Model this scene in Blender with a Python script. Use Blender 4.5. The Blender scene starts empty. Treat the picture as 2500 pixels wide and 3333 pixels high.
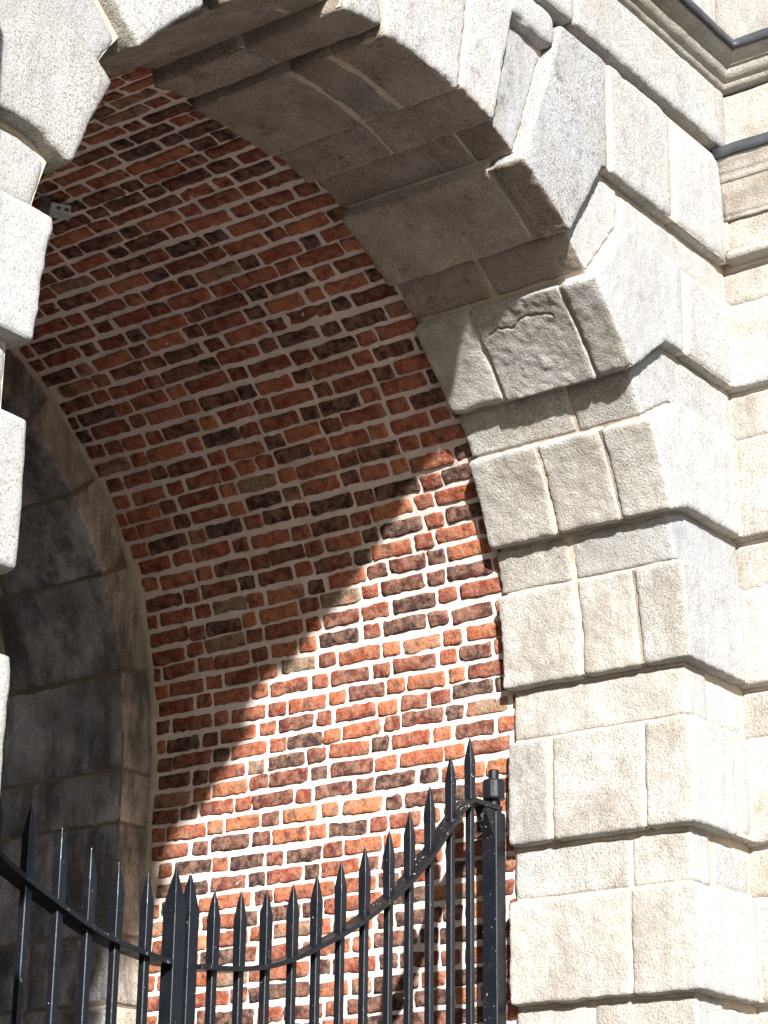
import bpy, bmesh, math, random
import numpy as np
from mathutils import Matrix, Vector

random.seed(7)
rng = np.random.default_rng(7)
sc = bpy.context.scene
COL = sc.collection

# ------------------------------------------------------------------ frame of reference
# x runs along the facade, y into the passage, z up; "units" are turned into metres by U,
# z = 0 of the drawing is the springing line of the arch.
U = 0.88
ZG = 4.79


def W(x, y, z):
    return (U * x, U * y, U * (z + ZG))


# ------------------------------------------------------------------ camera, sky, sun, exposure
CAM = (-8.9755, -4.8574, -2.969)
YAW, PITCH, ROLL, FPX = 0.9332, 0.3506, 0.0122, 7307.4


def cam_axes():
    cy, sy = math.cos(YAW), math.sin(YAW)
    f = Vector((sy * math.cos(PITCH), cy * math.cos(PITCH), math.sin(PITCH)))
    r = Vector((cy, -sy, 0))
    u = r.cross(f)
    c, s = math.cos(ROLL), math.sin(ROLL)
    return c * r + s * u, -s * r + c * u, f


cr, cu, cf = cam_axes()
cd = bpy.data.cameras.new('camera')
cam = bpy.data.objects.new('camera', cd)
COL.objects.link(cam)
M = Matrix((cr, cu, -cf)).transposed().to_4x4()
M.translation = Vector(W(*CAM))
cam.matrix_world = M
cd.sensor_fit = 'VERTICAL'
cd.sensor_height = 36.0
cd.lens = FPX / 3333.0 * 36.0
cd.clip_start = 0.05
cd.clip_end = 2000
sc.camera = cam

SUN = Vector((-1.13, -1.0, 0.715)).normalized()      # direction towards the sun
elev = math.asin(SUN.z)
azim = math.atan2(SUN.x, SUN.y)                     # clockwise from +y
world = bpy.data.worlds.new('World')
sc.world = world
world.use_nodes = True
wn = world.node_tree
sky = wn.nodes.new('ShaderNodeTexSky')
sky.sky_type = 'NISHITA'
sky.sun_disc = False
sky.sun_elevation = elev
sky.sun_rotation = azim
wn.links.new(sky.outputs[0], wn.nodes['Background'].inputs[0])
wn.nodes['Background'].inputs[1].default_value = 0.05

sd = bpy.data.lights.new('sun', 'SUN')
sd.energy = 5.0
sd.angle = math.radians(1.2)
sd.color = (1.0, 0.978, 0.95)
sun = bpy.data.objects.new('sun', sd)
COL.objects.link(sun)
sun.rotation_euler = SUN.to_track_quat('Z', 'Y').to_euler()
sun.location = W(-9, -9, 6)

sc.view_settings.view_transform = 'Standard'
sc.view_settings.look = 'None'
sc.view_settings.gamma = 1
sc.view_settings.use_curve_mapping = False
sc.view_settings.exposure = 1.25
sc.render.engine = 'CYCLES'

# ------------------------------------------------------------------ numpy value noise


def _hash(ix, iy, iz, seed):
    h = (ix.astype(np.int64) * 374761393 + iy.astype(np.int64) * 668265263 +
         iz.astype(np.int64) * 2147483647 + seed * 1274126177) & 0xFFFFFFFF
    h = ((h ^ (h >> 13)) * 1274126177) & 0xFFFFFFFF
    h = h ^ (h >> 16)
    return (h & 0xFFFF) / 32767.5 - 1.0


def vnoise(P, freq, seed=0):
    Q = P * freq
    I = np.floor(Q)
    F = Q - I
    F = F * F * (3 - 2 * F)
    I = I.astype(np.int64)
    out = 0
    for dx in (0, 1):
        wx = F[:, 0] if dx else 1 - F[:, 0]
        for dy in (0, 1):
            wy = F[:, 1] if dy else 1 - F[:, 1]
            for dz in (0, 1):
                wz = F[:, 2] if dz else 1 - F[:, 2]
                out = out + wx * wy * wz * _hash(I[:, 0] + dx, I[:, 1] + dy, I[:, 2] + dz, seed)
    return out


# ------------------------------------------------------------------ materials
def nodes(mat):
    mat.use_nodes = True
    nt = mat.node_tree
    return nt, nt.nodes, nt.links, nt.nodes['Principled BSDF']


def noise_node(nt, coord, scale, detail=4, rough=0.6, off=None):
    n = nt.nodes.new('ShaderNodeTexNoise')
    n.inputs['Scale'].default_value = scale
    n.inputs['Detail'].default_value = detail
    n.inputs['Roughness'].default_value = rough
    nt.links.new(coord, n.inputs['Vector'])
    return n.outputs['Fac']


def ramp(nt, fac, stops, interp='LINEAR'):
    r = nt.nodes.new('ShaderNodeValToRGB')
    r.color_ramp.interpolation = interp
    el = r.color_ramp.elements
    while len(el) < len(stops):
        el.new(0.5)
    for e, (p, c) in zip(el, stops):
        e.position = p
        e.color = (c, c, c, 1) if not isinstance(c, tuple) else c + (1,)
    nt.links.new(fac, r.inputs[0])
    return r.outputs[0]


def mix(nt, fac, a, b, blend='MIX'):
    m = nt.nodes.new('ShaderNodeMix')
    m.data_type = 'RGBA'
    m.blend_type = blend
    for sock, v in ((m.inputs[0], fac), (m.inputs[6], a), (m.inputs[7], b)):
        if isinstance(v, (int, float)):
            sock.default_value = v
        elif isinstance(v, tuple):
            sock.default_value = v + (1,) if len(v) == 3 else v
        else:
            nt.links.new(v, sock)
    return m.outputs[2]


def math_node(nt, op, a, b=None):
    m = nt.nodes.new('ShaderNodeMath')
    m.operation = op
    for s, v in zip(m.inputs, (a, b)):
        if v is None:
            continue
        if isinstance(v, (int, float)):
            s.default_value = v
        else:
            nt.links.new(v, s)
    return m.outputs[0]


def coords(nt, per_object=True):
    tc = nt.nodes.new('ShaderNodeTexCoord')
    if not per_object:
        return tc.outputs['Object']
    oi = nt.nodes.new('ShaderNodeObjectInfo')
    mul = nt.nodes.new('ShaderNodeVectorMath')
    mul.operation = 'SCALE'
    mul.inputs[0].default_value = (37.0, 53.0, 71.0)
    nt.links.new(oi.outputs['Random'], mul.inputs['Scale'])
    add = nt.nodes.new('ShaderNodeVectorMath')
    add.operation = 'ADD'
    nt.links.new(tc.outputs['Object'], add.inputs[0])
    nt.links.new(mul.outputs[0], add.inputs[1])
    return add.outputs[0]


def bump(nt, height, strength, dist, bsdf, prev=None):
    b = nt.nodes.new('ShaderNodeBump')
    b.inputs['Strength'].default_value = strength
    b.inputs['Distance'].default_value = dist
    nt.links.new(height, b.inputs['Height'])
    if prev is not None:
        nt.links.new(prev, b.inputs['Normal'])
    nt.links.new(b.outputs[0], bsdf.inputs['Normal'])
    return b.outputs[0]


def granite(name, front_up, rough, stain, specks=0.55, soot=0.0, crust=0.5):
    """Speckled granite: 'dressed' is the clean tooled face, 'rough' the weathered other faces."""
    mat = bpy.data.materials.new(name)
    nt, N, L, bs = nodes(mat)
    co = coords(nt)
    at = N.new('ShaderNodeAttribute')
    at.attribute_name = 'front_up_face'
    oi = N.new('ShaderNodeObjectInfo')
    n_edge = noise_node(nt, co, 9, 4)
    f = math_node(nt, 'ADD', at.outputs['Fac'], math_node(nt, 'MULTIPLY', math_node(nt, 'SUBTRACT', n_edge, 0.5), 0.7))
    f = ramp(nt, f, [(0.35, 0.0), (0.65, 1.0)])
    base = mix(nt, f, rough, front_up)
    # each block a little different
    tone = ramp(nt, oi.outputs['Random'], [(0, (0.82, 0.83, 0.85)), (0.3, (1.0, 1.0, 1.0)), (0.5, (0.90, 0.885, 0.86)), (0.75, (1.0, 0.99, 0.97)), (1, (1.03, 1.03, 1.02))])
    base = mix(nt, 1.0, base, tone, 'MULTIPLY')
    # large soft stains
    s1 = ramp(nt, noise_node(nt, co, 2.3, 5, 0.65), [(0.42, 0.0), (0.72, 1.0)])
    base = mix(nt, math_node(nt, 'MULTIPLY', s1, 0.6), base, mix(nt, 1.0, base, stain, 'MULTIPLY'))
    s2 = ramp(nt, noise_node(nt, co, 5.5, 6, 0.7), [(0.5, 0.0), (0.75, 1.0)])
    base = mix(nt, math_node(nt, 'MULTIPLY', s2, 0.32), base, mix(nt, 1.0, base, (0.5, 0.49, 0.48), 'MULTIPLY'))
    s4 = ramp(nt, noise_node(nt, co, 3.4, 6, 0.72), [(0.40, 0.0), (0.68, 1.0)])
    s4 = math_node(nt, 'MULTIPLY', s4, math_node(nt, 'SUBTRACT', 0.75, math_node(nt, 'MULTIPLY', f, 0.6)))
    base = mix(nt, s4, base, mix(nt, 1.0, base, (0.56, 0.5, 0.43), 'MULTIPLY'))
    # rain streaks and grey crust
    m6 = N.new('ShaderNodeMapping')
    m6.inputs['Scale'].default_value = (9.0, 9.0, 0.9)
    L.new(co, m6.inputs['Vector'])
    s6 = ramp(nt, noise_node(nt, m6.outputs[0], 1.0, 5, 0.7), [(0.52, 0.0), (0.70, 1.0)])
    base = mix(nt, math_node(nt, 'MULTIPLY', s6, 0.5), base, mix(nt, 1.0, base, (0.66, 0.66, 0.67), 'MULTIPLY'))
    s7 = ramp(nt, noise_node(nt, co, 7.5, 7, 0.8), [(0.56, 0.0), (0.66, 1.0)])
    base = mix(nt, math_node(nt, 'MULTIPLY', s7, crust), base, mix(nt, 1.0, base, (0.58, 0.53, 0.46), 'MULTIPLY'))
    if soot:
        mp = N.new('ShaderNodeMapping')
        mp.inputs['Scale'].default_value = (2.2, 1.6, 0.5)
        L.new(co, mp.inputs['Vector'])
        s5 = ramp(nt, noise_node(nt, mp.outputs[0], 2.6, 6, 0.7), [(0.46, 0.0), (0.60, 1.0)])
        base = mix(nt, math_node(nt, 'MULTIPLY', s5, soot), base, (0.03, 0.025, 0.022))
        s3 = ramp(nt, noise_node(nt, co, 1.6, 6, 0.7), [(0.38, 0.0), (0.62, 1.0)])
        base = mix(nt, math_node(nt, 'MULTIPLY', s3, soot), base, (0.03, 0.026, 0.023))
    # crystals: dark mica, pale feldspar
    g1 = noise_node(nt, co, 150, 3, 0.75)
    g2 = noise_node(nt, co, 85, 3, 0.75)
    dark = ramp(nt, g1, [(0.34, 1.0), (0.47, 0.0)])
    sk = math_node(nt, 'MULTIPLY', specks, math_node(nt, 'ADD', 0.5, math_node(nt, 'MULTIPLY', math_node(nt, 'FRACT', math_node(nt, 'MULTIPLY', oi.outputs['Random'], 7.31)), 0.6)))
    base = mix(nt, math_node(nt, 'MULTIPLY', dark, sk), base, mix(nt, 1.0, base, (0.2, 0.185, 0.17), 'MULTIPLY'))
    dark2 = ramp(nt, g2, [(0.34, 1.0), (0.49, 0.0)])
    base = mix(nt, math_node(nt, 'MULTIPLY', dark2, math_node(nt, 'MULTIPLY', sk, 0.6)), base, mix(nt, 1.0, base, (0.42, 0.4, 0.37), 'MULTIPLY'))
    lite = ramp(nt, g1, [(0.55, 0.0), (0.66, 1.0)])
    base = mix(nt, math_node(nt, 'MULTIPLY', lite, 0.45), base, mix(nt, 1.0, base, (1.5, 1.42, 1.38), 'MULTIPLY'))
    L.new(base, bs.inputs['Base Color'])
    bs.inputs['Roughness'].default_value = 0.86
    bs.inputs['Specular IOR Level'].default_value = 0.25
    h = math_node(nt, 'ADD', math_node(nt, 'MULTIPLY', g1, 0.5), g2)
    # tooled faces are flatter than the weathered ones
    st = math_node(nt, 'SUBTRACT', 1.0, math_node(nt, 'MULTIPLY', f, 0.6))
    b1 = bump(nt, math_node(nt, 'MULTIPLY', h, st), 1.0, 0.007, bs)
    bump(nt, noise_node(nt, co, 30, 5, 0.75), 0.4, 0.010, bs, b1)
    return mat


def mortar_mat(name, col, dirt=(0.5, 0.46, 0.42), scale=1.0):
    mat = bpy.data.materials.new(name)
    nt, N, L, bs = nodes(mat)
    co = coords(nt, False)
    n1 = ramp(nt, noise_node(nt, co, 2.2, 5, 0.65), [(0.4, 0.0), (0.75, 1.0)])
    base = mix(nt, math_node(nt, 'MULTIPLY', n1, 0.85), col, mix(nt, 1.0, col, dirt, 'MULTIPLY'))
    n3 = ramp(nt, noise_node(nt, co, 11, 6, 0.75), [(0.5, 0.0), (0.7, 1.0)])
    base = mix(nt, math_node(nt, 'MULTIPLY', n3, 0.55), base, mix(nt, 1.0, base, (0.62, 0.56, 0.52), 'MULTIPLY'))
    n2 = noise_node(nt, co, 120 * scale, 3, 0.7)
    sp = ramp(nt, n2, [(0.28, 1.0), (0.4, 0.0)])
    base = mix(nt, math_node(nt, 'MULTIPLY', sp, 0.45), base, mix(nt, 1.0, base, (0.35, 0.32, 0.3), 'MULTIPLY'))
    L.new(base, bs.inputs['Base Color'])
    bs.inputs['Roughness'].default_value = 0.92
    bs.inputs['Specular IOR Level'].default_value = 0.15
    b1 = bump(nt, n2, 0.6, 0.005, bs)
    bump(nt, noise_node(nt, co, 22, 4, 0.6), 0.6, 0.01, bs, b1)
    return mat


BRICK_STOPS = [(0.0, (0.030, 0.020, 0.020)), (0.14, (0.055, 0.024, 0.022)), (0.26, (0.13, 0.034, 0.024)),
               (0.42, (0.24, 0.054, 0.028)), (0.58, (0.32, 0.082, 0.038)), (0.72, (0.40, 0.120, 0.052)),
               (0.85, (0.48, 0.180, 0.072)), (0.93, (0.36, 0.16, 0.11)), (0.975, (0.22, 0.155, 0.085)), (1.0, (0.26, 0.21, 0.15))]


def brick_mat(name, from_attr):
    mat = bpy.data.materials.new(name)
    nt, N, L, bs = nodes(mat)
    co = coords(nt, not from_attr)
    if from_attr:
        a = N.new('ShaderNodeAttribute')
        a.attribute_name = 'brick_tone'
        tone = a.outputs['Fac']
    else:
        oi = N.new('ShaderNodeObjectInfo')
        tone = math_node(nt, 'MULTIPLY', 1.0, oi.outputs['Alpha'])
        sep = N.new('ShaderNodeSeparateColor')
        L.new(oi.outputs['Color'], sep.inputs[0])
        tone = sep.outputs[0]
    n0 = noise_node(nt, co, 13, 6, 0.7)
    t = math_node(nt, 'ADD', tone, math_node(nt, 'MULTIPLY', math_node(nt, 'SUBTRACT', n0, 0.5), 0.62))
    base = ramp(nt, t, BRICK_STOPS)
    # burnt patches
    b = ramp(nt, noise_node(nt, co, 15, 6, 0.75), [(0.50, 0.0), (0.60, 1.0)])
    base = mix(nt, math_node(nt, 'MULTIPLY', b, 0.72), base, (0.032, 0.022, 0.021))
    n1 = noise_node(nt, co, 75, 4, 0.75)
    d = ramp(nt, n1, [(0.36, 1.0), (0.5, 0.0)])
    base = mix(nt, math_node(nt, 'MULTIPLY', d, 0.75), base, mix(nt, 1.0, base, (0.25, 0.22, 0.22), 'MULTIPLY'))
    # smears of lime
    li = ramp(nt, noise_node(nt, co, 22, 6, 0.75), [(0.42, 0.0), (0.68, 1.0)])
    base = mix(nt, math_node(nt, 'MULTIPLY', li, 0.5), base, (0.58, 0.34, 0.23))
    L.new(base, bs.inputs['Base Color'])
    bs.inputs['Roughness'].default_value = 0.85
    bs.inputs['Specular IOR Level'].default_value = 0.25
    b1 = bump(nt, n1, 0.9, 0.006, bs)
    bump(nt, noise_node(nt, co, 24, 5, 0.7), 0.9, 0.012, bs, b1)
    return mat


def paint_mat(name, col, chips=0.5):
    mat = bpy.data.materials.new(name)
    nt, N, L, bs = nodes(mat)
    co = coords(nt)
    n = noise_node(nt, co, 55, 4, 0.7)
    thr = 0.72 - 0.09 * chips
    c = ramp(nt, n, [(thr, 0.0), (thr + 0.02, 1.0)])
    big = ramp(nt, noise_node(nt, co, 6, 4, 0.6), [(0.45, 0.0), (0.62, 1.0)])
    chip = math_node(nt, 'MULTIPLY', c, big)
    dust = ramp(nt, noise_node(nt, co, 12, 5, 0.7), [(0.45, 0.0), (0.8, 1.0)])
    base = mix(nt, math_node(nt, 'MULTIPLY', dust, 0.15), col, tuple(min(1, 2.0 * v + 0.006) for v in col))
    ru = ramp(nt, noise_node(nt, co, 10, 6, 0.75), [(0.58, 0.0), (0.70, 1.0)])
    base = mix(nt, math_node(nt, 'MULTIPLY', ru, 0.45), base, (0.045, 0.024, 0.015))
    base = mix(nt, chip, base, (0.62, 0.62, 0.6))
    L.new(base, bs.inputs['Base Color'])
    rr = ramp(nt, noise_node(nt, co, 20, 4, 0.6), [(0.3, 0.30), (0.7, 0.5)])
    L.new(rr, bs.inputs['Roughness'])
    bs.inputs['Specular IOR Level'].default_value = 0.36
    bump(nt, math_node(nt, 'ADD', noise_node(nt, co, 30, 4, 0.6), math_node(nt, 'MULTIPLY', chip, -0.6)), 0.35, 0.004, bs)
    return mat


def plain_mat(name, col, rough=0.6, metal=0.0, var=0.25, scale=20):
    mat = bpy.data.materials.new(name)
    nt, N, L, bs = nodes(mat)
    co = coords(nt, False)
    n = noise_node(nt, co, scale, 5, 0.65)
    f = ramp(nt, n, [(0.3, 0.0), (0.75, 1.0)])
    L.new(mix(nt, math_node(nt, 'MULTIPLY', f, var), col, mix(nt, 1.0, col, (2.2, 2.2, 2.2), 'MULTIPLY')), bs.inputs['Base Color'])
    bs.inputs['Roughness'].default_value = rough
    bs.inputs['Metallic'].default_value = metal
    bump(nt, n, 0.3, 0.004, bs)
    return mat


M_GRAN = granite('granite', (0.435, 0.437, 0.437), (0.51, 0.50, 0.475), (0.88, 0.83, 0.75), 0.85)
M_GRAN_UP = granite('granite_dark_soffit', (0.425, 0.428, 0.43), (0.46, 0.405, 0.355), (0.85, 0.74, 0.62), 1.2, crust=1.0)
M_GRAN_FLAT = granite('granite_ashlar', (0.43, 0.43, 0.425), (0.47, 0.46, 0.435), (0.9, 0.80, 0.67), 0.8)
M_GRAN_DARK = granite('sooty_granite', (0.60, 0.55, 0.48), (0.60, 0.60, 0.63), (0.85, 0.76, 0.66), 0.9, soot=0.66)
M_MORTAR = mortar_mat('lime_mortar', (0.77, 0.675, 0.615), (0.74, 0.70, 0.66))
M_POINT = mortar_mat('pointing', (0.62, 0.53, 0.42))
M_BRICK = brick_mat('brick', False)
M_BRICK_FAR = brick_mat('brick_joined', True)
M_PAINT = paint_mat('black_gate_paint', (0.006, 0.0075, 0.011), 0.5)
M_RAIL = paint_mat('chipped_gate_paint', (0.007, 0.008, 0.011), 0.95)
M_LEAD = plain_mat('lead_sheet', (0.034, 0.037, 0.042), 0.5, 0.0, 0.7, 14)
M_GALV = plain_mat('galvanised_steel', (0.52, 0.55, 0.54), 0.5, 0.0, 0.2, 60)
M_DULL = plain_mat('dull_steel', (0.12, 0.12, 0.12), 0.5, 0.2, 0.3, 60)
M_YELLOW = plain_mat('yellow_cable_sheath', (0.45, 0.30, 0.02), 0.5, 0, 0.1)
M_BLACK = plain_mat('black_cable_sheath', (0.012, 0.012, 0.012), 0.5, 0, 0.1)
M_PAVE = plain_mat('street_paving', (0.085, 0.08, 0.075), 0.9, 0, 0.3, 3)

# ------------------------------------------------------------------ object helpers


def thing(name, label, cat, loc, group=None):
    o = bpy.data.objects.new(name, None)
    COL.objects.link(o)
    o.location = loc
    o['label'] = label
    o['category'] = cat
    if group:
        o['group'] = group
    o.empty_display_size = 0.2
    return o


def link_mesh(name, verts, faces, mat, parent=None, attr=None, smooth=True, loc=None):
    """verts are world metres; the object's origin goes to the middle of the piece."""
    V = np.asarray(verts, float)
    c = V.mean(0) if loc is None else np.asarray(loc, float)
    me = bpy.data.meshes.new(name)
    me.from_pydata((V - c).tolist(), [], faces)
    if attr is not None:
        a = me.attributes.new(attr[0], 'FLOAT', 'POINT')
        a.data.foreach_set('value', np.asarray(attr[1], np.float32))
    me.polygons.foreach_set('use_smooth', [smooth] * len(me.polygons))
    me.materials.append(mat)
    o = bpy.data.objects.new(name, me)
    COL.objects.link(o)
    if parent is not None:
        o.parent = parent
        o.location = Vector(c) - world_loc(parent)
    else:
        o.location = c
    return o


def world_loc(o):
    v = Vector(o.location)
    while o.parent is not None:
        o = o.parent
        v = v + Vector(o.location)
    return v


def prism(poly, y0, y1):
    """closed prism from an (x, z) outline, in drawing units -> verts in metres, faces"""
    n = len(poly)
    v = [W(x, y0, z) for x, z in poly] + [W(x, y1, z) for x, z in poly]
    f = [tuple(range(n)), tuple(range(2 * n - 1, n - 1, -1))]
    for i in range(n):
        j = (i + 1) % n
        f.append((j, i, n + i, n + j))
    return v, f


TMP = bpy.data.objects.new('tmp', bpy.data.meshes.new('tmp'))
COL.objects.link(TMP)


def remeshed(verts, faces, voxel):
    bm = bmesh.new()
    bv = [bm.verts.new(v) for v in verts]
    for f in faces:
        bm.faces.new([bv[i] for i in f])
    bmesh.ops.recalc_face_normals(bm, faces=bm.faces)
    bmesh.ops.triangulate(bm, faces=bm.faces)
    me = bpy.data.meshes.new('tmp')
    bm.to_mesh(me)
    bm.free()
    old = TMP.data
    TMP.data = me
    bpy.data.meshes.remove(old)
    TMP.modifiers.clear()
    m = TMP.modifiers.new('r', 'REMESH')
    m.mode = 'VOXEL'
    m.voxel_size = voxel
    dg = bpy.context.evaluated_depsgraph_get()
    dg.update()
    ev = TMP.evaluated_get(dg)
    return bpy.data.meshes.new_from_object(ev)


SEED = [0]


def stone(name, verts, faces, parent, mat, voxel=0.014, rounds=5, rough=0.0035, chip=0.008, gap=0.0015, crack=None):
    """A block of stone: voxel-remeshed prism with rounded arrises, chipped edges and an uneven face."""
    SEED[0] += 1
    seed = SEED[0]
    me = remeshed(verts, faces, voxel)
    n = len(me.vertices)
    P = np.empty(n * 3)
    me.vertices.foreach_get('co', P)
    P = P.reshape(-1, 3)
    E = np.empty(len(me.edges) * 2, np.int64)
    me.edges.foreach_get('vertices', E)
    E = E.reshape(-1, 2)
    deg = np.bincount(E.ravel(), minlength=n).astype(float)
    Q = P.copy()
    for _ in range(rounds):
        S = np.empty_like(Q)
        for k in range(3):
            S[:, k] = (np.bincount(E[:, 0], Q[E[:, 1], k], n) + np.bincount(E[:, 1], Q[E[:, 0], k], n)) / np.maximum(deg, 1)
        Q = 0.35 * Q + 0.65 * S
    edge = np.linalg.norm(Q - P, axis=1)
    edge = np.clip(edge / (voxel * 0.9), 0, 1)
    me.vertices.foreach_set('co', Q.ravel())
    me.update()
    Nn = np.empty(n * 3)
    me.vertices.foreach_get('normal', Nn)
    Nn = Nn.reshape(-1, 3)
    off = np.array([seed * 3.17, seed * 1.31, seed * 2.03])
    d = rough * (0.9 * vnoise(Q + off, 7, seed) + 0.8 * vnoise(Q + off, 19, seed + 1) + 0.7 * vnoise(Q + off, 43, seed + 2))
    # back faces of neighbours must not meet: keep a hair of a joint
    front = np.clip((-Nn[:, 1] - 0.35) / 0.5, 0, 1)
    front = np.maximum(front, np.clip((Nn[:, 2] - 0.12) / 0.2, 0, 1))      # upper faces lightened too, their sunlit look put into the tone
    d = d * (1 - 0.45 * front)
    ch = 2.2 * np.clip(vnoise(Q + off, 11, seed + 3) - 0.12, 0, 1) + 1.3 * np.clip(vnoise(Q + off, 30, seed + 4) - 0.1, 0, 1)
    d = d - edge * chip * ch - gap * 0.5
    if crack:
        C = np.array([W(0, a, b) for a, b in crack])[:, 1:]
        dm = np.full(n, 9.0)
        pw = Q[:, 1:] + 0.005 * np.stack([vnoise(Q, 45, 91), vnoise(Q, 45, 92)], 1)
        for p0, p1 in zip(C[:-1], C[1:]):
            t = np.clip(((pw - p0) @ (p1 - p0)) / ((p1 - p0) @ (p1 - p0)), 0, 1)
            dm = np.minimum(dm, np.linalg.norm(pw - p0 - t[:, None] * (p1 - p0), axis=1))
        soff = Nn[:, 0] < -0.3
        d = d - np.where(soff, 0.008 * np.exp(-(dm / 0.003) ** 2) , 0)
    Q = Q + Nn * d[:, None]
    c = Q.mean(0)
    me.vertices.foreach_set('co', (Q - c).ravel())
    a = me.attributes.new('front_up_face', 'FLOAT', 'POINT')
    a.data.foreach_set('value', front.astype(np.float32))
    me.polygons.foreach_set('use_smooth', [True] * len(me.polygons))
    me.materials.clear()
    me.materials.append(mat)
    me.update()
    me.name = name
    o = bpy.data.objects.new(name, me)
    COL.objects.link(o)
    o.parent = parent
    o.location = Vector(c) - world_loc(parent)
    return o


# ------------------------------------------------------------------ measurements of the gateway (drawing units)
R = 2.1785            # radius of the projecting voussoirs
XC = -R               # centre line of the arch
DR = 0.062            # how far the recessed courses stand back
XP = 0.593            # where the pilaster starts
DP = 0.36             # pilaster projection
YB = 1.03             # back of the stone reveal
RB = R + 0.10         # brick vault
YE = 3.45             # end of the brick vault
RR = 2.035            # rear stone arch
rad = math.radians


def arc_pts(r, a0, a1, n):
    return [(XC + r * math.cos(rad(a0 + (a1 - a0) * i / n)), r * math.sin(rad(a0 + (a1 - a0) * i / n))) for i in range(n + 1)]


def on_radial(a, z):
    return (XC + z / math.tan(rad(a)), z)


def crossette(r, a0, a1, zb, zt, xr):
    """voussoir that steps into a level course: intrados arc, radial beds, then level beds to x = xr"""
    p = arc_pts(r, a0, a1, 6)                      # upwards along the intrados
    top = on_radial(a1, zt)
    p.append(top)
    if xr > top[0] + 0.02:
        p.append((xr, zt))
    bot = on_radial(a0, zb) if a0 > 0.5 else (max(0.02, XC + r), zb)
    if a0 > 0.5:
        if xr > bot[0] + 0.02:
            p.append((xr, zb))
        p.append(bot)
    else:
        p.append((xr, zb))
    return p


def wedge(r, a0, a1, r2):
    return arc_pts(r, a0, a1, 6) + arc_pts(r2, a1, a0, 6)


def rect(x0, x1, z0, z1):
    return [(x0, z0), (x0, z1), (x1, z1), (x1, z0)]


def mirror(poly):
    # the left half of the arch stands a few centimetres further in
    return [(2 * XC - x + 0.045 * min(1.0, max(0.0, (x - XC - 1.78) / 0.35)), z) for x, z in poly][::-1]


gate_way = thing('granite_gateway', 'pale rusticated granite round arch with stepped voussoirs, level wall courses and a moulded cornice', 'archway', W(XC, 0.4, -ZG))

G = 0.0025  # half joint


def course_stones(name, polys, side, y_front, joints, yback, recessed, voxel=0.014, crack=None, mat=None):
    """polys[0] is the front stone, polys[1] the outline of the deeper reveal stones."""
    ys = [y_front] + joints + [yback]
    for i in range(len(ys) - 1):
        poly = polys[0] if i == 0 else polys[1]
        if side < 0:
            poly = mirror(poly)
        a, b = ys[i], ys[i + 1]
        v, f = prism(poly, a + (G if i else 0), b - (G if i < len(ys) - 2 else 0))
        ck = crack if (crack and i == 1 and side > 0) else None
        stone(name, v, f, gate_way, mat or M_GRAN, (0.0062 if ck else voxel) if side > 0 else 0.016, crack=ck,
              rounds=(3 if not recessed else 2) if side > 0 else 4,
              rough=0.0036 if not recessed else 0.0026, chip=0.007 if not recessed else 0.004)


g = 0.007
# --- jambs below the springing: (z0, z1, joints on the reveal, x of joint on the front)
JAMBS = [(-2.31, -1.80, [0.5], None), (-1.516, -1.024, [0.362], None), (-0.759, -0.241, [0.265, 0.782], 0.43)]
for side in (1, -1):
    for z0, z1, jy, jx in JAMBS:
        x1 = XP - g
        front = rect(0, jx - g if jx else x1, z0, z1)
        course_stones('jamb_stone', [front, rect(0, 0.42, z0, z1)], side, 0.0, jy, YB, False)
        if jx:
            pl = rect(jx + g, x1, z0 + 0.004, z1 - 0.006)
            v, f = prism(pl if side > 0 else mirror(pl), 0.004, 0.4)
            stone('wall_stone', v, f, gate_way, M_GRAN, 0.018)
    for z0, z1, jy, jx in [(-1.80, -1.516, [0.6], 0.33), (-1.024, -0.759, [0.381], 0.25), (-0.241, 0.025, [], 0.28)]:
        a, b = z0 + g, z1 - g
        xe = XP + DR
        course_stones('jamb_stone', [rect(DR, jx - g, a, b), rect(DR, 0.45, a, b)], side, DR, jy, YB, True)
        pl = rect(jx + g, xe - g, a, b)
        v, f = prism(pl if side > 0 else mirror(pl), DR + 0.003, 0.4)
        stone('wall_stone', v, f, gate_way, M_GRAN, 0.018)

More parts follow.
